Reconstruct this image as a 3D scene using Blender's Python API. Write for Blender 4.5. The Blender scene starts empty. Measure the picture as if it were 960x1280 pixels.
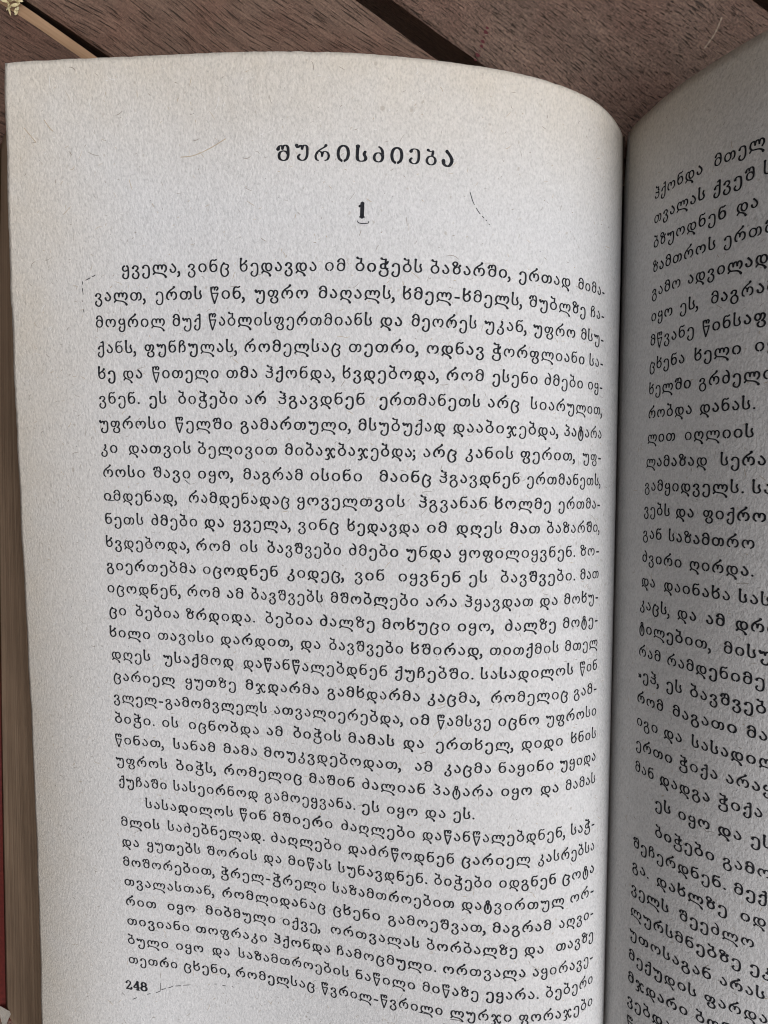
import bpy, math, random
import numpy as np
from mathutils import Matrix, Vector
S = bpy.context.scene
COL = S.collection
MM = 0.001
R = math.radians

# ------------------------------------------------------------------ camera
CAM_POS = [-37.104, -44.554, 152.276]  # mm
CAM_ROT = [[0.997839, -0.020222, 0.062519], [0.007765, 0.981089, 0.1934], [-0.065247, -0.192497, 0.979126]]
CAM_F = 885.817  # focal length in px of a 1280 px tall frame
cam = bpy.data.cameras.new('camera')
cam.sensor_fit = 'VERTICAL'; cam.sensor_height = 24.0
cam.lens = CAM_F / 1280.0 * 24.0
cam.clip_start = 0.005; cam.clip_end = 600.0
cam_ob = bpy.data.objects.new('camera', cam); COL.objects.link(cam_ob)
m = Matrix(CAM_ROT).to_4x4(); m.translation = Vector(CAM_POS) * MM
cam_ob.matrix_world = m
S.camera = cam_ob
# ------------------------------------------------------------------ light
SUN_EL, SUN_AZ = R(56), R(104)        # azimuth clockwise from +Y: light comes from the right
w = bpy.data.worlds.new('World'); S.world = w; w.use_nodes = True
nt = w.node_tree; bg = nt.nodes['Background']; bg.inputs['Strength'].default_value = 0.095
sky = nt.nodes.new('ShaderNodeTexSky'); sky.sky_type = 'NISHITA'; sky.sun_disc = False
sky.sun_elevation = SUN_EL; sky.sun_rotation = SUN_AZ
sky.air_density = 0.0; sky.dust_density = 10.0; sky.ozone_density = 0.0      # milky, hazy sky
nt.links.new(sky.outputs[0], bg.inputs['Color'])
sl = bpy.data.lights.new('sun', 'SUN'); sl.energy = 1.25; sl.angle = R(50); sl.color = (0.55, 0.79, 1.0)
so = bpy.data.objects.new('sun', sl); COL.objects.link(so)
d = Vector((math.sin(SUN_AZ) * math.cos(SUN_EL), math.cos(SUN_AZ) * math.cos(SUN_EL), math.sin(SUN_EL)))
so.rotation_euler = d.to_track_quat('Z', 'Y').to_euler()
so.location = (0.6, 0.0, 0.8)
S.view_settings.view_transform = 'Standard'; S.view_settings.look = 'None'
S.view_settings.exposure = -0.05; S.view_settings.gamma = 1.0
S.cycles.filter_width = 1.1            # crisp, like the phone's sharpening
S.unit_settings.system = 'METRIC'
random.seed(7); rng = np.random.default_rng(7)

# ------------------------------------------------------------------ helpers
def link(o, parent=None):
    COL.objects.link(o)
    if parent: o.parent = parent
    return o
def mesh_obj(name, verts, faces, mat, parent=None, smooth=False, mats=None, fmat=None, attrs=None):
    me = bpy.data.meshes.new(name)
    me.from_pydata([tuple(map(float, v)) for v in verts], [], [tuple(map(int, f)) for f in faces])
    for mm in (mats or [mat]): me.materials.append(mm)
    if fmat is not None: me.polygons.foreach_set('material_index', np.asarray(fmat, dtype=np.int32))
    if smooth: me.polygons.foreach_set('use_smooth', np.ones(len(me.polygons), dtype=bool))
    for k, a in (attrs or {}).items():
        at = me.attributes.new(k, 'FLOAT', 'POINT'); at.data.foreach_set('value', np.asarray(a, dtype=np.float32))
    me.update()
    return link(bpy.data.objects.new(name, me), parent)
def empty(name, loc, label, cat):
    o = bpy.data.objects.new(name, None); COL.objects.link(o); o.location = loc
    o.empty_display_size = 0.02; o['label'] = label; o['category'] = cat
    return o
class NT:
    """tiny node-tree writer"""
    def __init__(s, name):
        s.m = bpy.data.materials.new(name); s.m.use_nodes = True; s.t = s.m.node_tree
        s.b = s.t.nodes['Principled BSDF']
    def n(s, kind, **kw):
        nd = s.t.nodes.new('ShaderNode' + kind)
        for k, v in kw.items(): setattr(nd, k, v)
        return nd
    def l(s, a, b): s.t.links.new(a, b)
    def coords(s, scale=(1, 1, 1), kind='Object', rot=(0, 0, 0)):
        tc = s.n('TexCoord'); mp = s.n('Mapping'); mp.inputs['Scale'].default_value = scale; mp.inputs['Rotation'].default_value = rot
        s.l(tc.outputs[kind], mp.inputs['Vector']); return mp.outputs[0]
    def noise(s, vec, scale, detail=3, rough=.5, dist=0):
        nd = s.n('TexNoise'); s.l(vec, nd.inputs['Vector'])
        nd.inputs['Scale'].default_value = scale; nd.inputs['Detail'].default_value = detail
        nd.inputs['Roughness'].default_value = rough; nd.inputs['Distortion'].default_value = dist
        return nd.outputs['Fac']
    def ramp(s, fac, stops):
        nd = s.n('ValToRGB'); s.l(fac, nd.inputs[0]); cr = nd.color_ramp
        while len(cr.elements) < len(stops): cr.elements.new(0.5)
        for e, (p, c) in zip(cr.elements, stops):
            e.position = p; e.color = (c[0], c[1], c[2], 1) if not isinstance(c, (int, float)) else (c, c, c, 1)
        return nd.outputs[0]
    def mix(s, fac, a, b, mode='MIX'):
        nd = s.n('Mix', data_type='RGBA', blend_type=mode)
        for src, sock in ((fac, nd.inputs[0]), (a, nd.inputs[6]), (b, nd.inputs[7])):
            if hasattr(src, 'is_output'): s.l(src, sock)
            else: sock.default_value = src if isinstance(src, (int, float)) else (*src, 1)
        return nd.outputs[2]
    def math(s, op, a, b=0.0):
        nd = s.n('Math', operation=op)
        for src, sock in ((a, nd.inputs[0]), (b, nd.inputs[1])):
            if hasattr(src, 'is_output'): s.l(src, sock)
            else: sock.default_value = src
        return nd.outputs[0]
    def bump(s, height, dist, strength=1.0, prev=None):
        nd = s.n('Bump'); nd.inputs['Strength'].default_value = strength; nd.inputs['Distance'].default_value = dist
        s.l(height, nd.inputs['Height'])
        if prev is not None: s.l(prev, nd.inputs['Normal'])
        return nd.outputs[0]
    def attr(s, name):
        nd = s.n('Attribute'); nd.attribute_name = name; return nd.outputs['Fac']
    def done(s, color, rough=.9, normal=None, spec=.2):
        if hasattr(color, 'is_output'): s.l(color, s.b.inputs['Base Color'])
        else: s.b.inputs['Base Color'].default_value = (*color, 1)
        s.b.inputs['Roughness'].default_value = rough; s.b.inputs['Specular IOR Level'].default_value = spec
        if normal is not None: s.l(normal, s.b.inputs['Normal'])
        return s.m

# ------------------------------------------------------------------ materials
def paper_material(name, tone):
    k = NT(name); v = k.coords()
    big = k.noise(v, 28, 4, .6)
    col = k.ramp(big, [(.25, [c * .97 for c in tone]), (.75, [min(1, c * 1.025) for c in tone])])
    # warmer, darker towards the sheet's top and outer edge
    mott = k.noise(v, 120, 3, .6)
    edge = k.math('MULTIPLY', k.attr('margin_tone'), k.math('ADD', k.math('MULTIPLY', mott, .9), .55))
    col = k.mix(edge, col, (tone[0] * .95, tone[1] * .885, tone[2] * .78))
    # pulp: fine light and dark flecks
    fl = k.noise(k.coords((1, .6, 1)), 3000, 2, .65)
    col = k.mix(1.0, col, k.ramp(fl, [(.25, .80), (.5, 1.0), (.75, 1.12)]), 'MULTIPLY')
    bl = k.noise(v, 700, 2, .5)
    col = k.mix(1.0, col, k.ramp(bl, [(.3, .97), (.7, 1.025)]), 'MULTIPLY')
    sp = k.noise(k.coords((1, .8, 1)), 950, 1, .5)
    col = k.mix(k.ramp(sp, [(.74, 0.0), (.80, .45)]), col, (.36, .31, .25))
    h1 = k.noise(k.coords((1, .6, 1), rot=(0, 0, R(25))), 2100, 3, .6, .4)
    h2 = k.noise(v, 800, 2, .5)
    h = k.math('ADD', h1, k.math('MULTIPLY', h2, .5))
    nb = k.bump(h, .00017, .75)
    return k.done(col, .95, nb, .08)
PAPER_L = paper_material('rough_grey_paper', (.645, .643, .635))
PAPER_R = PAPER_L
def ink_material():
    k = NT('letterpress_ink'); v = k.coords()
    g = k.noise(v, 1600, 3, .7)
    col = k.ramp(g, [(.35, (.010, .011, .014)), (.62, (.024, .025, .030)), (.78, (.09, .09, .093))])
    p = k.noise(v, 260, 2, .6)                       # uneven inking from letter to letter
    col = k.mix(k.ramp(p, [(.56, 0.0), (.84, .30)]), col, (.12, .12, .13))
    return k.done(col, .75, None, .15)
INK = ink_material()
def fibre_material(name, c): return NT(name).done(c, .9, None, .1)
FIB_D = fibre_material('dark_pulp_fibre', (.30, .265, .22)); FIB_B = fibre_material('straw_pulp_fibre', (.47, .39, .28)); FIB_W = fibre_material('pale_pulp_fibre', (.76, .75, .73))
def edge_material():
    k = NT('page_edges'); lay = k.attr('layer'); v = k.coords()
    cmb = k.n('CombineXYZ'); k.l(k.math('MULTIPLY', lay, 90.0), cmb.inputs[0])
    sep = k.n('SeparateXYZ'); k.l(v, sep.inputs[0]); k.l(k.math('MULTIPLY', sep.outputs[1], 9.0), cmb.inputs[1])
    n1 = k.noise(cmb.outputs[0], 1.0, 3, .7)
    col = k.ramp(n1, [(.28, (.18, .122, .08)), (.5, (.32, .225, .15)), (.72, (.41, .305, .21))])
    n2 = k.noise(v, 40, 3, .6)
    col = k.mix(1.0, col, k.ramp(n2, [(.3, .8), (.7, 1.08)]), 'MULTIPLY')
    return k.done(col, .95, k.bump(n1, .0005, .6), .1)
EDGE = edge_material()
GUTTER_DARK = NT('gutter_shade_brown').done((.07, .05, .038), .9, None, .1)  # dark brown: gutter shade put into the spine and inner wall colour
def cover_material():
    k = NT('red_cloth_cover'); v = k.coords()
    n = k.noise(v, 900, 2, .5)
    col = k.ramp(n, [(.3, (.075, .009, .006)), (.7, (.115, .015, .010))])
    return k.done(col, .7, k.bump(n, .0001, .5), .3)
COVER = cover_material()
def wood_material(name, tint, red, px=200, py=3000, grit_amp=.22):
    k = NT(name); v = k.coords()
    wob = k.noise(k.coords((1, 1, 1)), 16, 2, .5)
    add = k.n('VectorMath', operation='ADD'); k.l(v, add.inputs[0])
    cmb = k.n('CombineXYZ'); k.l(k.math('MULTIPLY', k.math('SUBTRACT', wob, .5), .012), cmb.inputs[1]); k.l(cmb.outputs[0], add.inputs[1])
    def st(sx, sy):
        mp = k.n('Mapping'); mp.inputs['Scale'].default_value = (sx, sy, sy); k.l(add.outputs[0], mp.inputs['Vector']); return mp.outputs[0]
    band = k.noise(st(9, 260), 1, 4, .65)
    col = k.ramp(band, [(.25, [c * .66 for c in tint]), (.5, tint), (.76, [c * 1.36 for c in tint])])
    blot = k.noise(v, 45, 3, .6)
    col = k.mix(k.ramp(blot, [(.40, 0.0), (.70, .7)]), col, red)
    fine = k.noise(st(px * .7, py * .8), 1, 3, .7)
    col = k.mix(1.0, col, k.ramp(fine, [(.25, .60), (.5, 1.0), (.75, 1.42)]), 'MULTIPLY')
    pore = k.noise(st(px, py), 1, 2, .55)
    pm = k.ramp(pore, [(.33, 1.0), (.42, 0.0)])
    big = k.noise(st(px * .45, py * .55), 1.0, 1, .5)
    pm2 = k.ramp(big, [(.25, 1.0), (.31, 0.0)])
    pm = k.math('MAXIMUM', pm, pm2)
    col = k.mix(k.math('MULTIPLY', pm, .78), col, (.018, .012, .009))
    grit = k.noise(v, 2300, 2, .6)
    col = k.mix(1.0, col, k.ramp(grit, [(.3, 1 - grit_amp), (.7, 1 + grit_amp)]), 'MULTIPLY')
    wear = k.noise(v, 420, 1, .4)
    col = k.mix(k.ramp(wear, [(.80, 0.0), (.84, .75)]), col, (.42, .39, .35))
    h = k.math('ADD', k.math('MULTIPLY', fine, .8), k.math('ADD', k.math('MULTIPLY', grit, .5), k.math('MULTIPLY', pm, -.9)))
    return k.done(col, .62, k.bump(h, .00035, .8), .35)
WOOD = wood_material('weathered_brown_wood', (.172, .110, .079), (.138, .065, .044))
WOOD_ROUGH = wood_material('rough_grey_brown_wood', (.162, .105, .077), (.128, .062, .043), 480, 3300, .36)
WOOD_RED = wood_material('reddish_brown_wood', (.130, .080, .058), (.12, .055, .036))
def fresh_material():
    k = NT('bare_wood_edge'); n = k.noise(k.coords((60, 900, 900)), 1, 3, .6)
    return k.done(k.ramp(n, [(.3, (.25, .15, .085)), (.7, (.40, .26, .155))]), .7, None, .25)
FRESH = fresh_material()
def dark_material():
    k = NT('dark_soil'); n = k.noise(k.coords(), 40, 4, .6)
    return k.done(k.ramp(n, [(.3, (.24, .185, .145)), (.7, (.36, .28, .21))]), .95, None, .1)
SOIL = dark_material()

# ------------------------------------------------------------------ page surface
# ---- page shape: slope angle of the sheet (radians) against distance from the gutter (mm), at three heights of the page
KNOT_L = [0.0, 3.0, 7.0, 12.0, 17.0, 24.0, 40.0, 65.0, 90.0, 115.0, 145.0]
KNOT_R = [0.0, 3.0, 7.0, 13.0, 22.0, 32.0, 45.0]
ANG_Lt = [1.3117, 1.2292, 1.1261, 1.0241, 0.9082, 0.7045, 0.3805, 0.1645, -0.0178, -0.0337, -0.098]
ANG_Lm = [1.5822, 1.465, 1.175, 0.9009, 0.7259, 0.5218, 0.2169, -0.0662, -0.0862, -0.1446, -0.4779]
ANG_Lb = [1.6215, 1.6128, 1.3174, 0.9498, 0.6649, 0.3358, -0.0209, -0.1962, -0.126, -0.0844, -0.5216]
ANG_Rt = [1.582, 1.5081, 1.3978, 1.2893, 1.1203, 1.043, 0.8738]
ANG_Rm = [1.5843, 1.5237, 1.4044, 1.2176, 1.0286, 0.8175, 0.5224]
ANG_Rb = [1.6011, 1.582, 1.3754, 0.9455, 0.6514, 0.4326, 0.1762]
EDGE0 = 139.4202
EDGE1 = 7.3181
EDGE2 = -2.4143
RISE_R = 5.0430
SHIFT_R = 0.6460
TOP_R = -0.6399

SCALE, SLOPE, Z0 = 0.915, 0.15, 2.0          # model millimetres to real ones; the table falls away under the book
TM, TB, TLEN = 90.0, 180.0, 227.0
_a = -math.atan(SLOPE)
TILT = np.array([[1, 0, 0], [0, math.cos(_a), -math.sin(_a)], [0, math.sin(_a), math.cos(_a)]])
def world(p):
    p = np.asarray(p, float) - np.array([0, 0, Z0])
    return (p @ TILT.T) * SCALE * MM
def hermite(K, th, s):
    K = np.asarray(K, float); th = np.asarray(th, float)
    mm = np.gradient(th, K); i = np.clip(np.searchsorted(K, s) - 1, 0, len(K) - 2); h = K[i + 1] - K[i]; u = (s - K[i]) / h
    return (2*u**3-3*u**2+1)*th[i] + (u**3-2*u**2+u)*h*mm[i] + (-2*u**3+3*u**2)*th[i+1] + (u**3-u**2)*h*mm[i+1]
def profile(K, th, s):
    a = hermite(K, th, s); d = np.diff(s); c = np.cos(a); z = np.sin(a)
    return (np.concatenate([[0], np.cumsum((c[1:]+c[:-1])/2*d)]), np.concatenate([[0], np.cumsum((z[1:]+z[:-1])/2*d)]))
S_L = np.linspace(0, 145, 581); S_R0 = np.linspace(0, 45, 181)
PROF_L = [profile(KNOT_L, a, S_L) for a in (ANG_Lt, ANG_Lm, ANG_Lb)]
def right_profile(a):
    x, z = profile(KNOT_R, a, S_R0)
    s = np.linspace(45, 145, 401)[1:]; a0 = a[-1]
    ang = np.where(s < 57, a0 + (R(6) - a0) * np.clip((s - 45) / 12, 0, 1), R(6) - R(22) * (s - 57) / 88)
    ds = s[1] - s[0]
    return np.concatenate([x, x[-1] + np.cumsum(np.cos(ang)) * ds]), np.concatenate([z, z[-1] + np.cumsum(np.sin(ang)) * ds])
S_R = np.concatenate([S_R0, np.linspace(45, 145, 401)[1:]])
PROF_R = [right_profile(a) for a in (ANG_Rt, ANG_Rm, ANG_Rb)]
def weights(t):
    return (t-TM)*(t-TB)/(TM*TB), t*(t-TB)/(TM*(TM-TB)), t*(t-TM)/(TB*(TB-TM))
def surf(side, s, t):
    s = np.asarray(s, float); t = np.asarray(t, float); w3 = weights(t)
    SS, PP = (S_L, PROF_L) if side == 'L' else (S_R, PROF_R)
    x = sum(w * np.interp(s, SS, p[0]) for w, p in zip(w3, PP)); z = sum(w * np.interp(s, SS, p[1]) for w, p in zip(w3, PP))
    if side == 'L': return np.stack([-x, -t, z], -1)
    return np.stack([SHIFT_R + x - 0.9 * np.clip(1 - s / 9, 0, 1), -t, RISE_R + z], -1)      # the sheet is drawn in towards the binding
def normal(side, s, t):
    e = .25
    a = surf(side, s + e, t) - surf(side, s - e, t); b = surf(side, s, t + e) - surf(side, s, t - e)
    n = np.cross(a, b) if side == 'L' else np.cross(b, a)
    return n / np.linalg.norm(n, axis=-1, keepdims=True)
def edge_s(t):
    u = t / 100 - .8
    return EDGE0 + EDGE1 * u + EDGE2 * u * u
def on_page(side, s, t, lift):
    s = np.asarray(s, float); t = np.asarray(t, float)
    n = normal(side, s, t)
    return world(surf(side, s, t) + n * lift)

book = empty('open_book', (0, 0, 0), 'open old book of grey Georgian print with red cover, lying on brown wooden slats', 'book')

START, START_R = 3.0, 0.4
def strip(side, s0, sfun, t0, nS, nT, lift, thick):
    """closed thin sheet following the page surface"""
    ts = np.linspace(t0, TLEN, nT); g = np.linspace(0, 1, nS) ** 1.25
    T = np.repeat(ts, nS).reshape(nT, nS)
    if side == 'L': ee = sfun(ts) + .14 * np.sin(ts * .31) * np.sin(ts * .083 + 1)
    else: ee = np.full_like(ts, sfun)
    SS = s0 + (ee[:, None] - s0) * g[None]
    nick = np.zeros(nS)
    for _ in range(26): nick += rng.uniform(.02, .10) * np.exp(-((np.arange(nS) - rng.uniform(0, nS)) / rng.uniform(.7, 2.5)) ** 2)
    T = T + (nick + rng.normal(0, .018, nS))[None] * np.exp(-(T - t0) / .8)
    en = np.zeros(nT)
    for _ in range(40): en += rng.uniform(.02, .14) * np.exp(-((np.arange(nT) - rng.uniform(0, nT)) / rng.uniform(.7, 2.0)) ** 2)
    if side == 'L': SS = SS - (en + rng.normal(0, .02, nT))[:, None] * np.exp(-(ee[:, None] - SS) / .9)
    up = on_page(side, SS, T, lift); dn = on_page(side, SS, T, lift - thick)
    V = np.concatenate([up.reshape(-1, 3), dn.reshape(-1, 3)]); N = nS * nT
    i = np.arange(nT - 1)[:, None] * nS + np.arange(nS - 1)[None]; i = i.ravel()
    q = np.stack([i, i + 1, i + nS + 1, i + nS], -1)
    f = [*q.tolist(), *(q[:, ::-1] + N).tolist()]
    per = [*range(nS), *[r * nS + nS - 1 for r in range(1, nT)], *[(nT - 1) * nS + c for c in range(nS - 2, -1, -1)], *[r * nS for r in range(nT - 2, 0, -1)]]
    for a, b in zip(per, per[1:] + per[:1]): f.append([b, a, a + N, b + N])
    e = np.minimum(T - t0, 60) ; dS = (ee[:, None] - SS)
    tone = np.clip(np.maximum(1 - (T - t0) / 26, 1 - dS / 30), 0, 1) ** 1.3
    return V, f, np.concatenate([tone.ravel(), tone.ravel()])

def ribbon(pts, wid):
    """flat ribbon (2-D) along pts with given half widths and round ends -> verts, faces"""
    p = np.asarray(pts, float); wid = np.broadcast_to(np.asarray(wid, float), (len(p),))
    t = np.gradient(p, axis=0); t /= np.linalg.norm(t, axis=1, keepdims=True) + 1e-9
    n = np.stack([-t[:, 1], t[:, 0]], -1)
    Lp = p + n * wid[:, None]; Rp = p - n * wid[:, None]; k = len(p)
    V = [*Lp, *Rp]; F = [[i, i + 1, k + i + 1, k + i] for i in range(k - 1)]
    for e, sgn in ((0, -1), (k - 1, 1)):
        b = len(V); c = p[e]
        for a in (-.5, 0, .5):
            V.append(c + wid[e] * (math.cos(a * math.pi * .62) * t[e] * sgn + math.sin(a * math.pi * .62) * n[e]))
        F.append([k + e, b, b + 1, b + 2, e] if sgn > 0 else [k + e, b, b + 1, b + 2, e])
    return np.array(V), F
def catmull(P, n=5):
    P = np.asarray(P, float)
    if len(P) == 2: return np.linspace(P[0], P[1], 4)
    closed = np.allclose(P[0], P[-1])
    Q = np.vstack([P[-2] if closed else 2*P[0]-P[1], P, P[1] if closed else 2*P[-1]-P[-2]])
    out = []
    for i in range(1, len(Q) - 2):
        p0, p1, p2, p3 = Q[i-1:i+3]
        for u in np.linspace(0, 1, n, endpoint=False):
            out.append(.5*((2*p1)+(-p0+p2)*u+(2*p0-5*p1+4*p2-p3)*u*u+(-p0+3*p1-3*p2+p3)*u**3))
    out.append(Q[-2]); return np.array(out)

# ------------------------------------------------------------------ the printed words: (distance down the page, [(distance from the gutter, word) ...]) in mm
LEFT_LINES = [
  (35.61, [(111.51, "ყველა,"), (98.73, "ვინც"), (88.89, "ხედავდა"), (73.27, "იმ"), (67.75, "ბიჭებს"), (54.24, "ბაზარში,"), (37.50, "ერთად"), (23.84, "მიმა-")]),
  (40.31, [(117.25, "ვალთ,"), (105.05, "ერთს"), (94.47, "წინ,"), (86.08, "უფრო"), (74.29, "მაღალს,"), (59.06, "ხმელ-ხმელს,"), (35.19, "შუბლზე"), (19.87, "ჩა-")]),
  (45.01, [(117.29, "მოყრილ"), (101.84, "მუქ"), (94.85, "წაბლისფერთმიანს"), (62.94, "და"), (57.27, "მეორეს"), (43.79, "უკან,"), (34.01, "უფრო"), (22.55, "მსუ-")]),
  (49.71, [(117.23, "ქანს,"), (107.54, "ფუნჩულას,"), (88.02, "რომელსაც"), (68.54, "თეთრი,"), (54.32, "ოდნავ"), (42.14, "ჭორფლიანი"), (19.83, "სა-")]),
  (54.41, [(117.35, "ხე"), (112.16, "და"), (106.20, "წითელი"), (91.52, "თმა"), (84.08, "ჰქონდა,"), (69.58, "ხვდებოდა,"), (50.47, "რომ"), (41.81, "ესენი"), (31.12, "ძმები"), (20.06, "იყ-")]),
  (59.11, [(117.49, "ვნენ."), (106.96, "ეს"), (101.10, "ბიჭები"), (87.90, "არ"), (81.59, "ჰგავდნენ"), (62.62, "ერთმანეთს"), (42.48, "არც"), (33.87, "სიარულით,")]),
  (63.81, [(117.66, "უფროსი"), (101.82, "წელში"), (88.86, "გამართული,"), (66.39, "მსუბუქად"), (48.82, "დააბიჯებდა,"), (26.08, "პატარა")]),
  (68.51, [(117.63, "კი"), (111.65, "დათვის"), (97.36, "ბელივით"), (80.25, "მიბაჯბაჯებდა;"), (54.22, "არც"), (46.34, "კანის"), (35.56, "ფერით,"), (20.99, "უფ-")]),
  (73.21, [(117.44, "როსი"), (106.69, "შავი"), (97.48, "იყო,"), (88.41, "მაგრამ"), (75.30, "ისინი"), (62.20, "მაინც"), (51.07, "ჰგავდნენ"), (34.02, "ერთმანეთს,")]),
  (77.91, [(117.55, "იმდენად,"), (99.53, "რამდენადაც"), (77.85, "ყოველთვის"), (54.71, "ჰგვანან"), (40.32, "ხოლმე"), (26.83, "ერთმა-")]),
  (82.61, [(117.55, "ნეთს"), (107.50, "ძმები"), (96.39, "და"), (90.52, "ყველა,"), (77.66, "ვინც"), (68.08, "ხედავდა"), (53.02, "იმ"), (47.46, "დღეს"), (37.05, "მათ"), (29.32, "ბაზარში,")]),
  (87.31, [(117.65, "ხვდებოდა,"), (98.27, "რომ"), (89.30, "ის"), (83.75, "ბავშვები"), (67.71, "ძმები"), (56.78, "უნდა"), (46.83, "ყოფილიყვნენ."), (20.94, "ზო-")]),
  (92.01, [(117.74, "გიერთებმა"), (97.00, "იცოდნენ"), (79.80, "კიდეც,"), (66.51, "ვინ"), (58.12, "იყვნენ"), (44.75, "ეს"), (38.60, "ბავშვები."), (20.77, "მათ")]),
  (96.71, [(117.90, "იცოდნენ,"), (100.42, "რომ"), (92.12, "ამ"), (87.12, "ბავშვებს"), (71.16, "მშობლები"), (52.75, "არა"), (45.43, "ჰყავდათ"), (30.28, "და"), (24.77, "მოხუ-")]),
  (101.41, [(117.73, "ცი"), (111.78, "ბებია"), (100.83, "ზრდიდა."), (84.29, "ბებია"), (73.28, "ძალზე"), (60.98, "მოხუცი"), (46.60, "იყო,"), (37.39, "ძალზე"), (24.90, "მოტე-")]),
  (106.11, [(117.94, "ხილი"), (107.13, "თავისი"), (93.68, "დარდით,"), (77.10, "და"), (71.38, "ბავშვები"), (55.37, "ხშირად,"), (40.23, "თითქმის"), (24.26, "მთელ")]),
  (110.81, [(117.78, "დღეს"), (106.12, "უსაქმოდ"), (89.02, "დაწანწალებდნენ"), (58.36, "ქუჩებში."), (41.86, "სასადილოს"), (20.34, "წინ")]),
  (115.51, [(117.60, "ცარიელ"), (101.56, "ყუთზე"), (88.64, "მჯდარმა"), (71.69, "გამხდარმა"), (51.95, "კაცმა,"), (39.69, "რომელიც"), (21.76, "გამ-")]),
  (120.21, [(117.88, "ვლელ-გამომვლელს"), (82.78, "ათვალიერებდა,"), (55.22, "იმ"), (50.03, "წამსვე"), (38.08, "იცნო"), (28.19, "უფროსი")]),
  (124.91, [(117.83, "ბიჭი."), (107.08, "ის"), (101.21, "იცნობდა"), (84.42, "ამ"), (78.77, "ბიჭის"), (67.43, "მამას"), (56.44, "და"), (50.14, "ერთხელ,"), (33.23, "დიდი"), (22.25, "ხნის")]),
  (129.61, [(118.12, "წინათ,"), (104.77, "სანამ"), (93.78, "მამა"), (85.06, "მოუკვდებოდათ,"), (54.08, "ამ"), (48.38, "კაცმა"), (37.75, "ნაყინი"), (24.75, "უყიდა")]),
  (134.31, [(118.21, "უფროს"), (104.37, "ბიჭს,"), (93.82, "რომელიც"), (75.57, "მაშინ"), (64.59, "ძალიან"), (50.49, "პატარა"), (37.08, "იყო"), (28.95, "და"), (23.32, "მამას")]),
  (139.01, [(117.81, "ქუჩაში"), (105.22, "სასეირნოდ"), (85.15, "გამოეყვანა."), (64.57, "ეს"), (59.53, "იყო"), (51.88, "და"), (46.39, "ეს.")]),
  (143.71, [(111.79, "სასადილოს"), (90.72, "წინ"), (83.43, "მშიერი"), (68.90, "ძაღლები"), (52.36, "დაწანწალებდნენ,"), (21.81, "საჭ-")]),
  (148.41, [(117.84, "მლის"), (106.97, "საძებნელად."), (84.03, "ძაღლები"), (67.40, "დაძრწოდნენ"), (44.50, "ცარიელ"), (29.16, "კასრებსა")]),
  (153.11, [(117.85, "და"), (111.98, "ყუთებს"), (98.33, "შორის"), (85.72, "და"), (80.37, "მიწას"), (69.55, "სუნავდნენ."), (49.85, "ბიჭები"), (37.00, "იდგნენ"), (23.64, "ცოტა")]),
  (157.81, [(117.92, "მოშორებით,"), (95.48, "ჭრელ-ჭრელი"), (70.79, "საზამთროებით"), (44.30, "დატვირთულ"), (21.70, "ორ-")]),
  (162.51, [(117.86, "თვალასთან,"), (95.34, "რომლიდანაც"), (70.72, "ცხენი"), (59.06, "გამოეშვათ,"), (38.06, "მაგრამ"), (24.25, "აღვი-")]),
  (167.21, [(117.81, "რით"), (108.05, "იყო"), (99.29, "მიბმული"), (81.98, "იქვე,"), (71.34, "ორთვალას"), (51.14, "ბორბალზე"), (31.53, "და"), (24.85, "თავზე")]),
  (171.91, [(117.75, "თივიანი"), (101.79, "თოფრაკი"), (84.09, "ჰქონდა"), (70.04, "ჩამოცმული."), (47.78, "ორთვალა"), (29.75, "აყირავე-")]),
  (176.61, [(117.87, "ბული"), (106.62, "იყო"), (98.25, "და"), (92.22, "საზამთროების"), (66.01, "ნაწილი"), (51.91, "მიწაზე"), (39.11, "ეყარა."), (26.91, "ბებერი")]),
  (181.31, [(117.96, "თეთრი"), (105.04, "ცხენი,"), (93.07, "რომელსაც"), (73.66, "წვრილ-წვრილი"), (46.21, "ლურჯი"), (32.40, "ფორაჯები")]),
]
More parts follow.
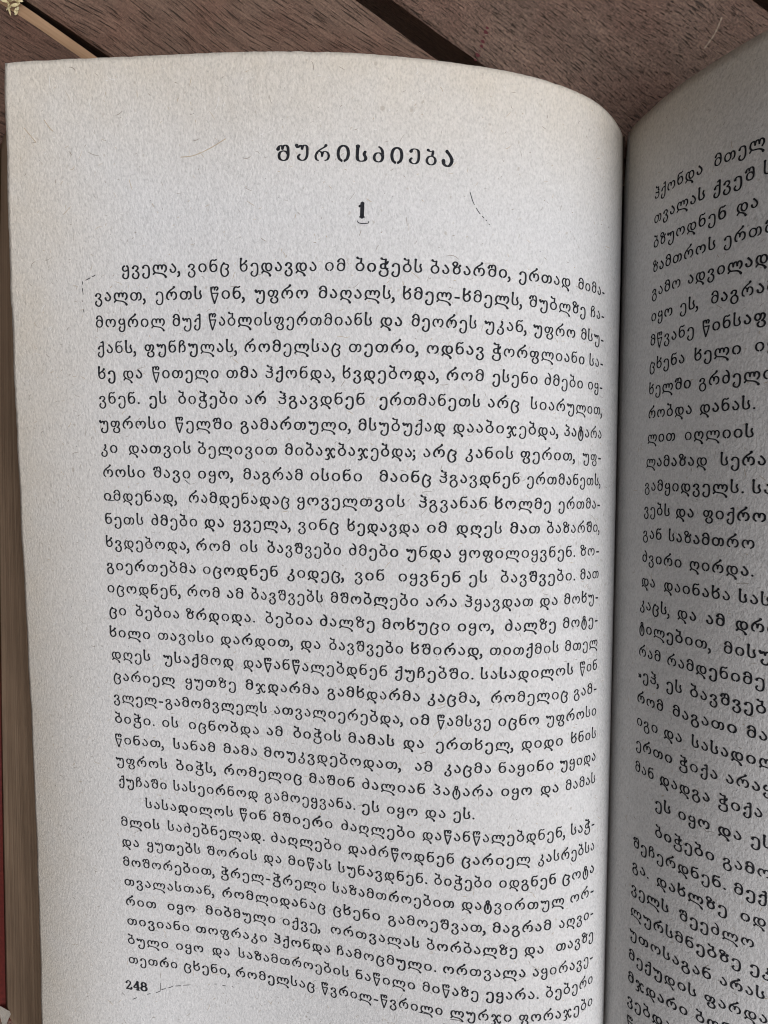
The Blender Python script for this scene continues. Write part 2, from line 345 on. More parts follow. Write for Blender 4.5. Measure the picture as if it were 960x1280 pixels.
RIGHT_LINES = [
  (17.65, [(11.44, "ჰქონდა"), (26.57, "მთელ")]),
  (22.35, [(11.55, "თვალას"), (26.59, "ქვეშ"), (35.76, "სა")]),
  (27.05, [(11.65, "ბზუოდნენ"), (31.21, "და")]),
  (31.75, [(11.67, "ზამთროს"), (28.97, "ერთმა")]),
  (36.45, [(11.68, "გამო"), (21.63, "ადვილად")]),
  (41.15, [(11.70, "იყო"), (19.91, "ეს,"), (26.78, "მაგრამ")]),
  (45.85, [(11.71, "მწვანე"), (25.13, "წინსაფა")]),
  (50.55, [(11.72, "ცხენა"), (23.59, "ხელი"), (34.93, "იყო")]),
  (55.25, [(11.78, "ხელში"), (24.76, "გრძელი")]),
  (59.95, [(11.87, "რობდა"), (25.07, "დანას.")]),
  (64.65, [(11.87, "ლით"), (21.91, "იღლიის")]),
  (69.35, [(11.68, "ლამაზად"), (29.35, "სერავ")]),
  (74.05, [(11.47, "გამყიდველს."), (34.90, "სა")]),
  (78.75, [(11.47, "ვებს"), (20.31, "და"), (26.18, "ფიქრობ")]),
  (83.45, [(11.41, "გან"), (18.71, "საზამთრო")]),
  (88.15, [(11.40, "ძვირი"), (23.59, "ღირდა.")]),
  (92.85, [(11.45, "და"), (17.82, "დაინახა"), (32.89, "სასა")]),
  (97.55, [(11.17, "კაცს,"), (21.18, "და"), (27.12, "ამ"), (32.39, "დრო")]),
  (102.25, [(11.22, "ტილებით,"), (30.38, "მისუ")]),
  (106.95, [(11.31, "რამ"), (19.00, "რამდენიმე")]),
  (111.65, [(11.30, "„ეჰ,"), (18.93, "ეს"), (24.16, "ბავშვები")]),
  (116.35, [(11.29, "რომ"), (20.50, "მაგათი"), (34.34, "მა")]),
  (121.05, [(11.37, "იგი"), (18.59, "და"), (24.59, "სასადილ")]),
  (125.75, [(11.35, "ერთი"), (22.04, "ჭიქა"), (30.92, "არაყ")]),
  (130.45, [(11.33, "მან"), (17.87, "დადგა"), (29.54, "ჭიქა")]),
  (135.75, [(16.86, "ეს"), (21.99, "იყო"), (29.55, "და"), (35.01, "ეს")]),
  (141.35, [(16.99, "ბიჭები"), (30.38, "გამო")]),
  (146.05, [(11.46, "შეჩერდნენ."), (32.25, "მექ")]),
  (150.75, [(11.43, "გა."), (17.55, "დახლზე"), (33.29, "იდ")]),
  (155.45, [(11.29, "ველს"), (22.31, "შეეძლო")]),
  (160.15, [(11.33, "ლურსმნებზე"), (34.80, "ეკა")]),
  (164.85, [(11.23, "უთოსაგან"), (29.73, "არას")]),
  (169.55, [(11.20, "მექუდის"), (27.05, "ფარდა")]),
  (174.25, [(11.17, "მჯდარი"), (25.46, "ბოშა")]),
  (178.95, [(11.14, "ვებდა")]),
  (183.65, [(11.22, "წინ")]),
]
HEAD_S = [82.44, 79.17, 75.78, 71.85, 68.48, 65.52, 62.42, 59.17, 56.17, 53.22]
ONE_S, ONE_T = 67.57, 26.58
NUM_S, NUM_T = 119.16, 187.96
SCRATCH = [[15.95, 21.27], [15.61, 20.2], [15.2, 19.13], [14.65, 18.05], [14.0, 17.11], [13.35, 16.17]]
STAIN = [[-27.73, 20.4], [-28.0, 19.65], [-28.28, 18.89], [-28.48, 18.07], [-28.68, 17.24], [-29.04, 16.41], [-29.4, 15.71], [-29.83, 14.88]]
MARKS = [[[47.88, 21.28], [47.38, 22.61], [46.95, 23.4]], [[46.62, 23.92], [45.98, 24.7], [45.75, 24.89]], [[45.43, 25.21], [45.03, 25.52]], [[44.68, 25.83], [44.52, 25.96]], [[44.07, 26.47], [43.94, 26.57]], [[117.1, 35.72], [117.68, 35.98]], [[118.11, 36.15], [119.12, 36.56]], [[119.8, 36.77], [119.8, 37.26]], [[119.88, 37.97], [119.79, 39.04]], [[119.98, 40.17], [119.96, 40.32]], [[119.88, 41.75], [119.83, 42.26]], [[110.97, 185.52], [111.12, 187.52]], [[110.97, 187.2], [109.82, 186.67]], [[109.25, 186.51], [108.11, 185.98]], [[107.54, 185.83], [106.23, 185.56]], [[105.67, 185.41], [103.98, 185.08]], [[98.38, 184.13], [97.82, 184.05]], [[96.53, 184.15], [95.61, 184.21]], [[94.31, 184.1], [93.95, 184.24]], [[120.2, 189.1], [119.64, 189.61]], [[117.75, 190.33], [116.77, 189.8]], [[114.24, 188.68], [113.47, 188.39]], [[112.14, 188.03], [111.18, 187.53]], [[65.67, 181.56], [64.27, 181.38]], [[52.89, 181.57], [50.74, 181.69]], [[46.33, 181.98], [44.39, 181.95]], [[67.83, 27.13], [67.75, 27.39], [67.11, 27.56], [65.97, 27.49], [65.84, 27.16]], [[116.52, 77.99], [115.46, 77.97]], [[100.4, 73.59], [99.45, 74.39]]]
BIG_FIBRES = [[[99.85, 16.29], [97.78, 16.16], [95.86, 15.57], [94.11, 14.85], [91.64, 13.56]], [[125.42, 9.32], [124.44, 10.65], [123.86, 11.19]], [[129.5, 10.39], [127.35, 12.83]]]

# ------------------------------------------------------------------ lettering, drawn stroke by stroke (x-height = 1)
def ring(cx, cy, rx, ry):
    return [(cx + rx * math.cos(a), cy + ry * math.sin(a)) for a in np.linspace(0.4, 0.4 + 2 * math.pi, 11)]
G = {
 'ა': [('se', [(.3, 1.05), (.5, .85), (.7, .55), (.72, .3), (.55, .05), (.33, 0), (.12, .12), (.05, .36)])],
 'ბ': [('S', [(.1, 1.66), (.28, 1.52), (.6, 1.5)]), ('', [(.62, 1.54), (.6, 1.25), (.56, .98)]), ('', ring(.47, .48, .45, .49))],
 'გ': [('S', [(.08, .70), (.2, .92), (.45, .99), (.68, .85), (.66, .58), (.5, .34)]), ('', ring(.47, -.17, .44, .5))],
 'დ': [('', [(.26, .03), (.06, .32), (.05, .64), (.22, .95), (.44, .98), (.58, .82)]), ('', ring(.9, .5, .37, .49)), ('E', [(.02, -.26), (.2, -.06), (.5, -.1), (.8, -.24), (1.0, -.42), (1.1, -.6)]), ('', [(.26, .03), (.2, -.06)])],
 'ე': [('S', [(.08, .70), (.2, .93), (.47, 1.0), (.76, .86), (.86, .5), (.86, -.15), (.72, -.54), (.42, -.68), (.12, -.54), (.03, -.28), (.16, -.08)])],
 'ვ': [('S', [(.1, .72), (.24, .94), (.46, 1.0), (.72, .86), (.74, .58), (.46, .32)]), ('', [(.46, .32), (.74, .16), (.86, -.2), (.7, -.56), (.42, -.68), (.12, -.52), (.03, -.24), (.17, -.02)])],
 'ზ': [('', [(.26, 1.02), (.1, 1.18), (.1, 1.38), (.28, 1.54), (.52, 1.5), (.64, 1.3), (.52, 1.08), (.3, .82), (.19, .46), (.28, .12), (.56, 0), (.86, .14), (.96, .46), (.84, .8), (.58, .9), (.3, .72)]), ('S', [(.98, 1.1), (.8, .86)])],
 'თ': [('', ring(.44, .5, .42, .5)), ('', [(.84, .58), (.92, .86), (1.1, .99), (1.32, .84), (1.4, .48), (1.3, .12), (1.06, 0)])],
 'ი': [('', [(.36, .0), (.14, .16), (.04, .5), (.16, .86), (.48, 1.0), (.8, .86), (.92, .5), (.82, .16), (.6, .0)])],
 'კ': [('S', [(.6, 1.06), (.66, .82), (.5, .5), (.36, .36)]), ('', [(.36, .34), (.68, .24), (.82, -.1), (.7, -.46), (.42, -.6), (.12, -.46), (.04, -.2), (.18, .02)])],
 'ლ': [('', [(.28, .0), (.08, .28), (.05, .6), (.2, .93), (.44, .99), (.62, .84), (.66, .5)]), ('', [(.66, .64), (.78, .93), (.96, .99), (1.14, .84), (1.18, .5)]), ('', [(1.18, .64), (1.3, .93), (1.5, .99), (1.72, .78), (1.74, .4), (1.54, .1)]), ('E', [(.02, -.2), (.22, -.02), (.7, -.06), (1.2, -.16), (1.52, -.36), (1.68, -.58)])],
 'მ': [('S', [(.1, 1.18), (.22, 1.42), (.46, 1.52), (.72, 1.4), (.86, 1.08), (.88, .52), (.76, .14), (.46, 0), (.14, .14), (.04, .48), (.16, .82), (.44, .96), (.7, .86), (.85, .64)])],
 'ნ': [('', [(.82, 1.54), (.6, 1.43), (.34, 1.5), (.12, 1.32), (.04, .9), (.04, .42), (.2, .08), (.46, 0), (.76, .14), (.87, .48), (.76, .82), (.5, .95), (.24, .84), (.06, .58)])],
 'ო': [('', [(.3, .02), (.1, .22), (.04, .52), (.16, .88), (.4, 1.0), (.6, .88), (.68, .52)]), ('', [(.68, .64), (.8, .92), (1.02, 1.0), (1.26, .84), (1.34, .5), (1.24, .16), (1.0, .0)])],
 'პ': [('S', [(.26, 1.5), (.42, 1.34), (.72, 1.26), (.74, 1.06), (.5, .86), (.36, .76)]), ('', [(.36, .76), (.68, .74), (.84, .46), (.74, .12), (.45, 0), (.14, .1), (.05, .36)])],
 'ჟ': [('', ring(.45, .5, .42, .5))],
 'რ': [('S', [(1.02, 1.64), (.86, 1.44), (.5, 1.2), (.18, .88), (.04, .46), (.12, .12), (.3, .0)]), ('', [(.08, .64), (.26, .94), (.48, .96), (.64, .78), (.66, .48)]), ('', [(.66, .6), (.78, .92), (1.0, .98), (1.24, .8), (1.32, .46), (1.2, .12), (.96, .0)])],
 'ს': [('S', [(.12, 1.6), (.1, .9), (.1, .4), (.2, .1), (.46, 0), (.76, .1), (.86, .36), (.74, .64), (.7, .8), (.78, 1.02)])],
 'ტ': [('', ring(.46, .2, .44, .76)), ('', [(.3, .95), (.24, 1.18), (.36, 1.4), (.56, 1.38), (.6, 1.14), (.48, .86), (.46, .4), (.46, .12)])],
 'უ': [('S', [(.02, 1.0), (.1, .76), (.26, .82), (.4, .98), (.54, .88), (.58, .6)]), ('', [(.58, .7), (.7, .94), (.88, 1.0), (1.06, .82), (1.1, .4), (1.08, -.16), (.92, -.54), (.62, -.68), (.3, -.54), (.2, -.26), (.34, -.04)])],
 'ფ': [('', ring(.36, .6, .33, .39)), ('', [(.68, .62), (.78, .92), (.96, .99), (1.14, .84), (1.16, .54), (1.0, .24), (.84, .12)]), ('', [(.84, .12), (1.1, .0), (1.2, -.26), (1.08, -.54), (.78, -.66), (.46, -.54), (.34, -.26), (.5, -.02)])],
 'ქ': [('', [(.42, 1.4), (.56, 1.42), (.76, 1.52), (.77, .9), (.77, .06), (.68, -.36), (.42, -.58), (.12, -.46), (.03, -.18), (.16, .04)]), ('S', [(.12, .6), (.24, .84), (.48, .94), (.76, .86)])],
 'ღ': [('', [(.28, .0), (.08, .28), (.05, .6), (.2, .93), (.44, .99), (.62, .84), (.66, .5)]), ('', [(.66, .64), (.78, .93), (1.0, .99), (1.22, .78), (1.24, .4), (1.04, .08)]), ('E', [(.02, -.22), (.22, -.03), (.55, -.08), (.88, -.2), (1.06, -.38), (1.16, -.58)])],
 'ყ': [('s', [(.3, 1.0), (.12, .86), (.06, .6), (.2, .38), (.46, .34), (.74, .5)]), ('s', [(.66, 1.0), (.78, .84), (.82, .4), (.82, -.16), (.7, -.52), (.42, -.66), (.14, -.52), (.06, -.26), (.2, -.04)])],
 'შ': [('S', [(.0, 1.12), (.1, 1.38), (.26, 1.46), (.38, 1.34), (.4, 1.16)]), ('', [(.4, 1.24), (.5, 1.44), (.7, 1.5), (.88, 1.3), (.92, .9), (.92, .46), (.8, .12), (.5, 0), (.2, .14), (.1, .46), (.2, .8), (.48, .94), (.76, .84), (.9, .62)])],
 'ჩ': [('', [(.06, .0), (.07, .7), (.1, 1.24), (.3, 1.52), (.58, 1.48), (.68, 1.26), (.52, 1.1)]), ('', [(.08, .62), (.26, .9), (.52, .98), (.76, .8), (.84, .46), (.72, .12), (.46, .03)])],
 'ც': [('S', [(.42, 1.02), (.2, .78), (.06, .36), (.06, -.16), (.22, -.54), (.52, -.68), (.84, -.52), (.98, -.18), (.86, .16), (.62, .28)]), ('', [(.42, .92), (.62, .9), (.9, .84), (1.0, .62), (.88, .38), (.62, .28)])],
 'ძ': [('', [(.46, 1.6), (.62, 1.48), (.78, 1.2), (.84, .7), (.82, .36), (.68, .08), (.42, 0), (.14, .14), (.04, .5), (.16, .84), (.42, .97), (.68, .86), (.82, .6)])],
 'წ': [('T', [(.0, 1.5), (.03, .9), (.2, .14), (.44, -.58)]), ('t', [(.9, .74), (.7, .1), (.46, -.58)]), ('', [(.05, .72), (.9, .74)]), ('', [(.03, 1.24), (.16, 1.5), (.32, 1.56), (.44, 1.42), (.46, 1.2)]), ('', [(.46, 1.32), (.58, 1.53), (.76, 1.55), (.88, 1.36), (.74, 1.14)])],
 'ჭ': [('S', [(.24, 1.64), (.44, 1.52), (.8, 1.52)]), ('', [(.8, 1.54), (.76, 1.0), (.76, .36)]), ('', [(.74, .9), (.5, .96), (.24, .84), (.18, .58), (.32, .38), (.52, .34), (.76, .44)]), ('', [(1.06, 1.22), (.94, .98), (.74, .84)]), ('', [(.76, .36), (1.0, .2), (1.08, -.12), (.98, -.5), (.58, -.66), (.18, -.5), (.06, -.22), (.2, .0)]), ('', [(.76, .5), (.92, .34), (1.08, .36)])],
 'ხ': [('S', [(.1, 1.6), (.06, 1.0), (.05, .46), (.2, .1), (.46, 0), (.76, .14), (.88, .46), (.78, .8), (.54, .92), (.26, .84), (.08, .6)]), ('S', [(.8, 1.3), (.62, 1.1), (.34, .88)])],
 'ჯ': [('S', [(.08, .7), (.16, .94), (.36, .98), (.54, .74), (.72, .26), (.92, -.2), (1.12, -.34), (1.24, -.1)]), ('', [(1.22, .74), (1.1, .94), (.92, .92), (.72, .58), (.46, .2), (.24, -.02)]), ('', [(.24, -.02), (.46, -.12), (.48, -.4), (.26, -.6), (.02, -.54)])],
 'ჰ': [('S', [(.22, 1.62), (.38, 1.46), (.78, 1.42), (.62, 1.12)]), ('', [(.62, 1.12), (.84, 1.04), (.74, .84), (.46, .74)]), ('', [(.46, .74), (.78, .66), (.86, .36), (.72, .08), (.44, 0), (.14, .08), (.03, .32)]), ('', [(.12, .86), (.4, .76)])],
 ',': [('S', [(.14, .06), (.24, -.12), (.2, -.36), (.02, -.52)])],
 ';': [('S', [(.14, .06), (.24, -.12), (.2, -.36), (.02, -.52)]), ('D', [(.14, .78), (.15, .79)])],
 '.': [('D', [(.14, .04), (.15, .05)])],
 '-': [('H', [(.0, .44), (.5, .42)])],
 '„': [('', [(.05, .62), (.2, .46), (.12, .2)]), ('', [(.35, .66), (.5, .5), (.42, .24)])],
 '1': [('B', [(.12, 1.2), (.3, 1.32), (.42, 1.5)]), ('V', [(.44, 1.5), (.44, .04)]), ('', [(.14, .02), (.74, .02)])],
 '2': [('S', [(.12, 1.14), (.2, 1.38), (.42, 1.48), (.66, 1.34), (.68, 1.06), (.46, .62), (.1, .08)]), ('V', [(.1, .06), (.4, .1), (.72, .04), (.82, .3)])],
 '4': [('', [(.58, 1.48), (.06, .44), (.9, .44)]), ('V', [(.62, 1.48), (.62, .04)]), ('', [(.4, .02), (.84, .02)])],
 '8': [('V', ring(.44, 1.12, .29, .36)), ('V', ring(.44, .4, .37, .4))],
}
G['4'][0] = ('', [(.6, 1.48), (.42, 1.12), (.24, .8), (.06, .46), (.3, .44), (.6, .44), (.9, .44)])
def glyph(ch, thin=.084, thick=.124, bold=1.0, n=5):
    V, F = [], []
    jit = 1 + rng.normal(0, .05)
    for flag, pts in G[ch]:
        c = catmull(pts, n); t = np.gradient(c, axis=0); t /= np.linalg.norm(t, axis=1, keepdims=True) + 1e-9
        wv = (thin + (thick - thin) * np.abs(t[:, 1]) ** 1.3) * bold * jit
        if 'T' in flag: wv = wv * .92
        if 'H' in flag: wv = np.full(len(c), .125)
        if 't' in flag: wv = wv * .8
        if 'V' in flag: wv = wv * 1.45
        L = np.concatenate([[0], np.cumsum(np.linalg.norm(np.diff(c, axis=0), axis=1))])
        if flag[:1] in ('S', 's', 'B'): wv = wv + (.055 if flag[0] == 'S' else .03) * bold * np.exp(-(L / .13) ** 2)
        if 'E' in flag or 'e' in flag: wv = wv + (.05 if 'E' in flag else .02) * bold * np.exp(-((L[-1] - L) / .16) ** 2)
        if 'D' in flag:
            a = np.linspace(0, 2 * math.pi, 9)[:-1]; b = sum(len(x) for x in V); r = .16 * jit
            V.append(np.stack([c[0, 0] + r * np.cos(a), c[0, 1] + r * np.sin(a)], -1)); F.append([b + i for i in range(8)]); continue
        v, f = ribbon(c, wv); b = sum(len(x) for x in V)
        V.append(v); F += [[i + b for i in q] for q in f]
    return np.vstack(V), F
BOX = {c: (min(p[0] for _, s in g for p in s), max(p[0] for _, s in g for p in s)) for c, g in G.items()}
YB = {c: (min(p[1] for _, s in g for p in s), max(p[1] for _, s in g for p in s)) for c, g in G.items()}
UX, UY, GAP = 1.38, 1.33, .80          # mm
def word_width(wd): return sum(BOX[c][1] - BOX[c][0] for c in wd) * UX + GAP * (len(wd) - 1)   # mm

def print_line(name, side, t, words, parent, end_limit, lift=.035):
    """one printed line = one mesh lying on its page; words are (distance from gutter, letters)"""
    VS, VT, FF = [], [], []; nb = 0; sg = -1 if side == 'L' else 1
    for i, (s0, wd) in enumerate(words):
        nat = word_width(wd) - (.4 if wd[-1] in ',;' else 0)
        if i + 1 < len(words): room = abs(words[i + 1][0] - s0) - (1.75 if wd[-1] in ',.;' else 1.85)
        elif side == 'L': room = abs(end_limit - s0)
        else: room = nat
        k = room / nat
        k = min(1.05, k) if i + 1 < len(words) else (1.0 if k > 1.12 else k)
        pen = 0.0
        for c in wd:
            v, f = glyph(c); x = (v[:, 0] - BOX[c][0]) * UX * k; y = v[:, 1] * UY
            dy = rng.normal(0, .018)
            if c in ',;': pen -= .4 * k
            VS.append(s0 + sg * (pen + x)); VT.append(t - y + dy)
            FF += [[q + nb for q in p] for p in f]; nb += len(v)
            pen += (BOX[c][1] - BOX[c][0]) * UX * k + GAP * k
    s = np.concatenate(VS); tt = np.concatenate(VT)
    P = on_page(side, s, tt, lift)
    if side == 'L': FF = [q[::-1] for q in FF]
    return mesh_obj(name, P, FF, INK, parent)

def fibre_set(side, count, smin, smax):
    """short pulp fibres pressed into the sheet (part of the page mesh)"""
    VS, VT, FF, FM = [], [], [], []; nb = 0
    for _ in range(count):
        t0 = rng.uniform(1.2, TLEN - 1); s0 = rng.uniform(smin, min(smax, float(edge_s(np.array(t0))) - 2.5)); a = rng.uniform(0, math.pi)
        L = min(3.2, .35 + rng.exponential(.45)); bend = rng.normal(0, .7)
        u = np.linspace(0, 1, 5); ang = a + bend * (u - .5)
        p = np.stack([np.cumsum(np.cos(ang)), np.cumsum(np.sin(ang))], -1) * L / 5 + [s0, t0]
        v, f = ribbon(p, rng.uniform(.025, .055) * np.array([.5, 1, 1, 1, .5]))
        VS.append(v[:, 0]); VT.append(v[:, 1]); FF += [[k + nb for k in q] for q in f]; nb += len(v)
        FM += [int(rng.choice([1, 2, 3], p=[.36, .3, .34]))] * len(f)
    return np.concatenate(VS), np.concatenate(VT), FF, FM

def make_page(side, label):
    if side == 'L': V, F, tone = strip('L', START, edge_s, 0.0, 230, 300, 0.0, .10); lim = 140
    else: V, F, tone = strip('R', START_R, 141.0, TOP_R, 150, 120, 0.0, .10); lim = 60
    fm = [0] * len(F)
    fs, ft, ff, ffm = fibre_set(side, 3600 if side == 'L' else 700, 8, lim - 4)
    if side == 'L':
        nb = len(fs); es, et, ef, em = [], [], [], []
        for poly in BIG_FIBRES:
            v, f = ribbon(catmull(poly, 4), .075); es.append(v[:, 0]); et.append(v[:, 1]); ef += [[k + nb for k in q] for q in f]; em += [2] * len(f); nb += len(v)
        for poly in MARKS:                                    # stray letterpress ink
            c = catmull(poly, 4) if len(poly) > 2 else np.linspace(poly[0], poly[1], 4)
            v, f = ribbon(c, .05 + .03 * np.sin(np.linspace(.3, 2.8, len(c)))); es.append(v[:, 0]); et.append(v[:, 1]); ef += [[k + nb for k in q] for q in f]; em += [4] * len(f); nb += len(v)
        for _ in range(110):
            a = np.linspace(0, 2 * math.pi, 7)[:-1]; r = rng.uniform(.025, .08); s0, t0 = rng.uniform(20, 135), rng.uniform(5, 195)
            es.append(s0 + r * np.cos(a)); et.append(t0 + r * rng.uniform(.6, 1.3) * np.sin(a)); ef.append([nb + i for i in range(6)]); em.append(4); nb += 6
        fs = np.concatenate([fs, *es]); ft = np.concatenate([ft, *et]); ff = ff + ef; ffm = ffm + em
        ff = [q[::-1] for q in ff]
    FP = on_page(side, fs, ft, .014); n0 = len(V)
    V = np.concatenate([V, FP]); F = F + [[k + n0 for k in q] for q in ff]; fm = fm + ffm
    tone = np.concatenate([tone, np.zeros(len(FP))])
    o = mesh_obj('page', V, F, None, book, True, [PAPER_L if side == 'L' else PAPER_R, FIB_D, FIB_B, FIB_W, INK], fm, {'margin_tone': tone})
    o['label'] = label
    return o
left = make_page('L', 'left page headed by a bold title and numbered 248')
right = make_page('R', 'right page curling up steeply from the gutter, in shade')

END_L = 15.35
for t, words in LEFT_LINES: print_line('text_line', 'L', t, words, left, END_L)
for t, words in RIGHT_LINES: print_line('text_line', 'R', t, words, right, 0)
# heading, chapter number, page number, stray ink
def cap_line(name, items, parent, thin, thick, lift=.035):
    """items: (letter, s of its left side, baseline t, height, width, y0, y1 of the glyph box)"""
    VS, VT, FF = [], [], []; nb = 0
    for ch, s0, t, h, wd in items:
        v, f = glyph(ch, thin, thick, 1.0, 6); (xa, xb), (ya, yb) = BOX[ch], YB[ch]
        VS.append(s0 - (v[:, 0] - xa) / (xb - xa) * wd); VT.append(t - (v[:, 1] - ya) / (yb - ya) * h)
        FF += [[k + nb for k in q][::-1] for q in f]; nb += len(v)
    P = on_page('L', np.concatenate(VS), np.concatenate(VT), lift)
    return mesh_obj(name, P, FF, INK, parent)
HW = [1.8, 1.9, 2.3, 1.8, 1.5, 1.5, 1.75, 1.5, 1.5, 1.5]
cap_line('heading', [(c, s - .2, 17.25, 2.45, wv) for c, s, wv in zip('შურისძიება', HEAD_S, HW)], left, .055, .132)
cap_line('chapter_number', [('1', ONE_S, ONE_T - .1, 2.25, .95)], left, .07, .17)
cap_line('page_number', [('2', NUM_S - .1, NUM_T - .1, 2.0, 1.2), ('4', NUM_S - 1.85, NUM_T - .1, 2.0, 1.4), ('8', NUM_S - 3.65, NUM_T - .1, 2.0, 1.2)], left, .075, .115)
# ------------------------------------------------------------------ stacks of leaves under the two open pages
BOARD = 2.6
def table_z(y): return Z0 + SLOPE * y
def make_block(side):
    nT, nS, nE = 90, 60, 26
    ts = np.linspace(.15 if side == 'L' else TOP_R + .15, TLEN - .1, nT)
    rows = []; lay = []
    for t in ts:
        e = float(edge_s(np.array(t))) - .05 if side == 'L' else 140.9
        st = START if side == 'L' else START_R
        s = st + (e - st) * np.linspace(0, 1, nS) ** 1.2
        tt = np.full(nS, t)
        top = surf(side, s, tt) - normal(side, s, tt) * .103
        end = top[-1]; zb = table_z(-t) + BOARD
        out = (19.6 - .02 * t + .00026 * t * t) if side == 'L' else 6.0
        v = np.linspace(0, 1, nE)[1:]
        sgn = -1 if side == 'L' else 1
        wav = .12 * np.sin(v * 31 + t * .02) * (v < .97)
        prof = v ** 1.35
        fe = np.stack([end[0] + sgn * (out * prof + wav), np.full(len(v), -t), end[2] + (zb - end[2]) * v], -1)
        base = np.array([[top[0][0] if side == 'L' else top[0][0] - .35, -t, zb]])
        rows.append(np.concatenate([top, fe, base])); lay.append(np.concatenate([np.zeros(nS), v, [1.0]]))
    V = np.array(rows); n = V.shape[1]; lay = np.array(lay)
    F, FM = [], []
    for r in range(nT - 1):
        for c in range(n):
            c2 = (c + 1) % n; q = [r * n + c, (r + 1) * n + c, (r + 1) * n + c2, r * n + c2]
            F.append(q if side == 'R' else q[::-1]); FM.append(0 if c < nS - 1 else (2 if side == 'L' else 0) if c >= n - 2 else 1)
    F.append(list(range(n))[::-1] if side == 'L' else list(range(n))); F.append([(nT - 1) * n + i for i in range(n)] if side == 'L' else [(nT - 1) * n + i for i in range(n)][::-1]); FM += [1, 1]
    V = V.reshape(-1, 3)
    o = mesh_obj('leaf_stack', world(V), F, None, book, True, [PAPER_L, EDGE, GUTTER_DARK], FM, {'layer': lay.ravel(), 'margin_tone': np.zeros(len(V))})
    return o
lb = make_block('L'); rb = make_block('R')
for o in (lb, rb):
    for p in o.data.polygons:
        if len(p.vertices) > 4: p.use_smooth = False

# a bent-over page corner at the foot of the left stack
def corner():
    P = []
    for a in np.linspace(0, 1, 6):
        for b in np.linspace(0, 1, 6):
            P.append((-159.4 + 4.6 * a * (1 - .55 * b) + .5 * b, -224.6 - 5.0 * b, table_z(-227) + BOARD + .8 + 2.0 * a + .5 * math.sin(3 * b)))
    F = [[i * 6 + j, i * 6 + j + 1, i * 6 + j + 7, i * 6 + j + 6] for i in range(5) for j in range(5)]
    return mesh_obj('dog_ear', world(np.array(P)), F, PAPER_L, book, True, None, None, {'margin_tone': np.ones(36)})
corner()

# red boards and spine
def make_cover():
    bm_v, bm_f = [], []
    def slab(corners_lo, h):
        b = len(bm_v); n = len(corners_lo)
        for (x, y) in corners_lo: bm_v.append((x, y, table_z(y) + .05))
        for (x, y) in corners_lo: bm_v.append((x, y, table_z(y) + h))
        bm_f.append([b + i for i in range(n)][::-1]); bm_f.append([b + n + i for i in range(n)])
        for i in range(n): j = (i + 1) % n; bm_f.append([b + i, b + j, b + n + j, b + n + i])
    y0, y1 = -8, -TLEN - 3
    edge = []
    for y in np.linspace(y0, y1, 12):
        edge.append((-144.5 + .085 * y - .0001 * y * y, y))
    slab([(-1.5, y1), (-1.5, y0)] + edge, BOARD - .08)
    slab([(2.5, y0), (2.5, y1), (151, y1), (151, y0)], BOARD - .08)
    slab([(-1.5, y0 - 1), (-1.5, y1 + 1), (2.5, y1 + 1), (2.5, y0 - 1)], 1.0)
    return mesh_obj('cover', world(np.array(bm_v)), bm_f, None, book, mats=[COVER, GUTTER_DARK], fmat=[0] * (len(bm_f) - 6) + [1] * 6)
cover = make_cover()
bv = cover.modifiers.new('soft_edges', 'BEVEL'); bv.width = .0004; bv.segments = 2

# ------------------------------------------------------------------ slatted table
ANG = R(-33)
table = empty('slatted_table', (0, 0, -.018), 'weathered brown wooden slatted tabletop with dark gaps, under the open book', 'table')
U = np.array([math.cos(ANG), math.sin(ANG)]); Nn = np.array([-math.sin(ANG), math.cos(ANG)])
SCRATCH_M = NT('pale_scratch').done((.30, .235, .18), .8, None, .2)
STAIN_M = NT('dark_red_stain').done((.085, .010, .014), .5, None, .4)
def slat_marks(V, F, cen):
    """a pale scratch and a row of dark red stain spots on the face of one slat"""
    ex = []
    def loc(p): return (float(np.dot(p, U)) * MM, (float(np.dot(p, Nn)) - cen) * MM)
    P = np.array([loc(p) for p in SCRATCH]); v, f = ribbon(catmull(P, 4), .00013 * (1 + .5 * np.sin(np.arange(21) * 1.7)))
    b = len(V); V += [(x, y, .00006) for x, y in v]; F += [[b + k for k in q] for q in f]; ex += [2] * len(f)
    for i, p in enumerate(STAIN):
        x, y = loc(p); r = .00022 + .00012 * math.sin(i * 2.3); b = len(V)
        V += [(x + r * 1.5 * math.cos(a) * (1 + .3 * math.sin(3 * a + i)), y + r * math.sin(a), .00006) for a in np.linspace(0, 2 * math.pi, 11)[:-1]]
        F.append([b + k for k in range(10)]); ex.append(3)
    return ex
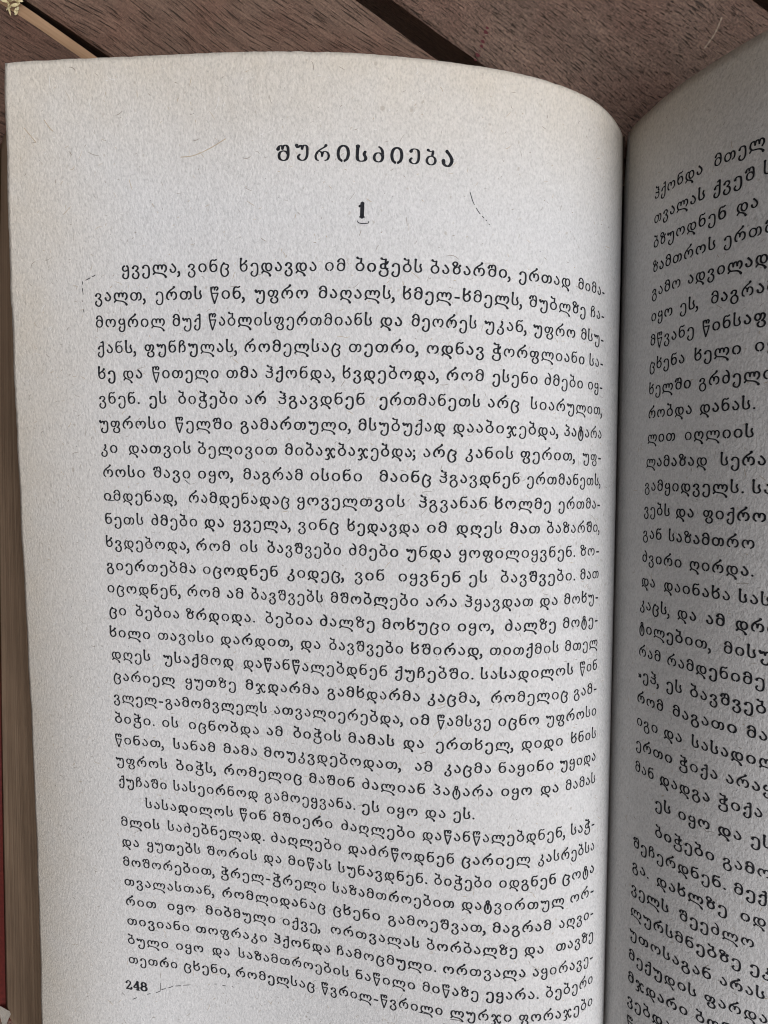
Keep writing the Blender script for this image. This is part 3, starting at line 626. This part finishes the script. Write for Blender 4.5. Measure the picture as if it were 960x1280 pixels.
def slat(n0, n1, mat, skew=0.0, chamfer=None, name='slat', detail=False):
    """board between perpendicular offsets n0..n1 (mm), lying along the slat direction"""
    wdt = (n1 - n0) * MM; th = .018; Lh = .42; nx = 60
    V, F = [], []; cen = (n0 + n1) / 2
    ch0 = .0005; ch1 = .0005 if chamfer is None else chamfer * MM
    sec = [(-wdt/2 + ch0, 0), (wdt/2 - ch1, 0), (wdt/2, -ch1 * (1 if chamfer is None else .55)), (wdt/2, -th), (-wdt/2, -th), (-wdt/2, -ch0)]
    for i in range(nx + 1):
        x = -Lh + 2 * Lh * i / nx
        wob = [.00025 * math.sin(x * 61 + k * 2.1 + n0) + .00015 * math.sin(x * 223 + k * 1.3) for k in range(6)]
        for k, (y, z) in enumerate(sec): V.append((x, y + wob[k] * (1 if k in (0, 1, 2, 5) else 0), z))
    for i in range(nx):
        for k in range(6):
            k2 = (k + 1) % 6; F.append([i * 6 + k, (i + 1) * 6 + k, (i + 1) * 6 + k2, i * 6 + k2][::-1])
    F.append(list(range(6))); F.append([nx * 6 + k for k in range(6)][::-1])
    extra = []
    if detail: extra = slat_marks(V, F, (n0 + n1) / 2)
    fm = [1 if (chamfer is not None and j % 6 == 1) else 0 for j in range(nx * 6)] + [0, 0] + extra
    o = mesh_obj(name, V, F, None, table, False, [mat, FRESH, SCRATCH_M, STAIN_M], fm)
    c = Nn * cen * MM
    o.location = (c[0], c[1], .018); o.rotation_euler = (0, 0, ANG + skew)
    return o
cuts = [(-281.5, -245), (-242.5, -206), (-203, -166.5), (-164, -127), (-124.5, -87), (-83.5, -43.1), (-41.75, -7.3), (-3.3, 31.8), (35.5, 71.5), (75.5, 112)]
for i, (a, b) in enumerate(cuts):
    slat(a, b, WOOD_RED if i in (0, 2, 5) else WOOD_ROUGH if i in (4, 7, 8) else WOOD, 0.0, 1.9 if i == 5 else None, detail=(i == 7))
# battens under the slats and four square legs
def box(name, x0, x1, y0, y1, z0, z1):
    V = [(x, y, z) for z in (z0, z1) for x, y in ((x0, y0), (x1, y0), (x1, y1), (x0, y1))]
    o = mesh_obj(name, V, [[3, 2, 1, 0], [4, 5, 6, 7], [0, 1, 5, 4], [1, 2, 6, 5], [2, 3, 7, 6], [3, 0, 4, 7]], WOOD, table)
    o.rotation_euler = (0, 0, ANG)
    bv = o.modifiers.new('soft_edges', 'BEVEL'); bv.width = .002; bv.segments = 2
for x in (-.27, .24):
    box('batten', x - .025, x + .025, -.275, .105, -.032, -.001)
    for y in (-.255, .085): box('leg', x - .022, x + .022, y - .022, y + .022, -.702, -.033)
ground = mesh_obj('ground', [(-200, -200, -.72), (200, -200, -.72), (200, 200, -.72), (-200, 200, -.72)], [[0, 1, 2, 3]], SOIL)
ground['kind'] = 'structure'

# ------------------------------------------------------------------ dried blossom crumb on the slat edge
def blossom():
    k = NT('dried_petal'); n = k.noise(k.coords(), 900, 3, .6)
    mp = k.done(k.ramp(n, [(.3, (.42, .33, .16)), (.6, (.62, .54, .32)), (.8, (.72, .68, .58))]), .8, None, .2)
    V, F = [], []
    def petal(cx, cy, cz, L, wd, az, el, curl):
        b = len(V); nu, nv = 7, 5
        for i in range(nu):
            u = i / (nu - 1); hw = wd * math.sin(math.pi * (u * .86 + .07)) ** .8
            for j in range(nv):
                q = j / (nv - 1) * 2 - 1
                x = L * u; y = hw * q; z = curl * L * u * u + .35 * hw * q * q
                x2 = x * math.cos(el) - z * math.sin(el); z2 = x * math.sin(el) + z * math.cos(el)
                V.append((cx + x2 * math.cos(az) - y * math.sin(az), cy + x2 * math.sin(az) + y * math.cos(az), cz + z2))
        for i in range(nu - 1):
            for j in range(nv - 1): F.append([b + i * nv + j, b + i * nv + j + 1, b + (i + 1) * nv + j + 1, b + (i + 1) * nv + j])
    rr = random.Random(3)
    for i in range(15):
        petal(rr.uniform(-2.2, 2.0) * MM, rr.uniform(-.7, .7) * MM, rr.uniform(.2, .9) * MM, rr.uniform(1.3, 2.6) * MM, rr.uniform(.25, .5) * MM, rr.uniform(0, 6.3), rr.uniform(-.1, .6), rr.uniform(-.4, .5))
    for i in range(5):
        petal(rr.uniform(.2, 1.8) * MM, rr.uniform(-2.2, -.6) * MM, .3 * MM, rr.uniform(1.0, 1.8) * MM, .35 * MM, rr.uniform(4, 6), .2, .2)
    o = mesh_obj('dried_blossom', V, F, mp, None, True)
    o.modifiers.new('thickness', 'SOLIDIFY').thickness = .00012
    o.location = (-.1210, .0266, .0002); o.scale = (.8, .8, .8); o.rotation_euler = (0, 0, R(-12))
    o['label'] = 'small pale yellow dried blossom crumb on the edge of a brown slat'; o['category'] = 'dried flower'
blossom()
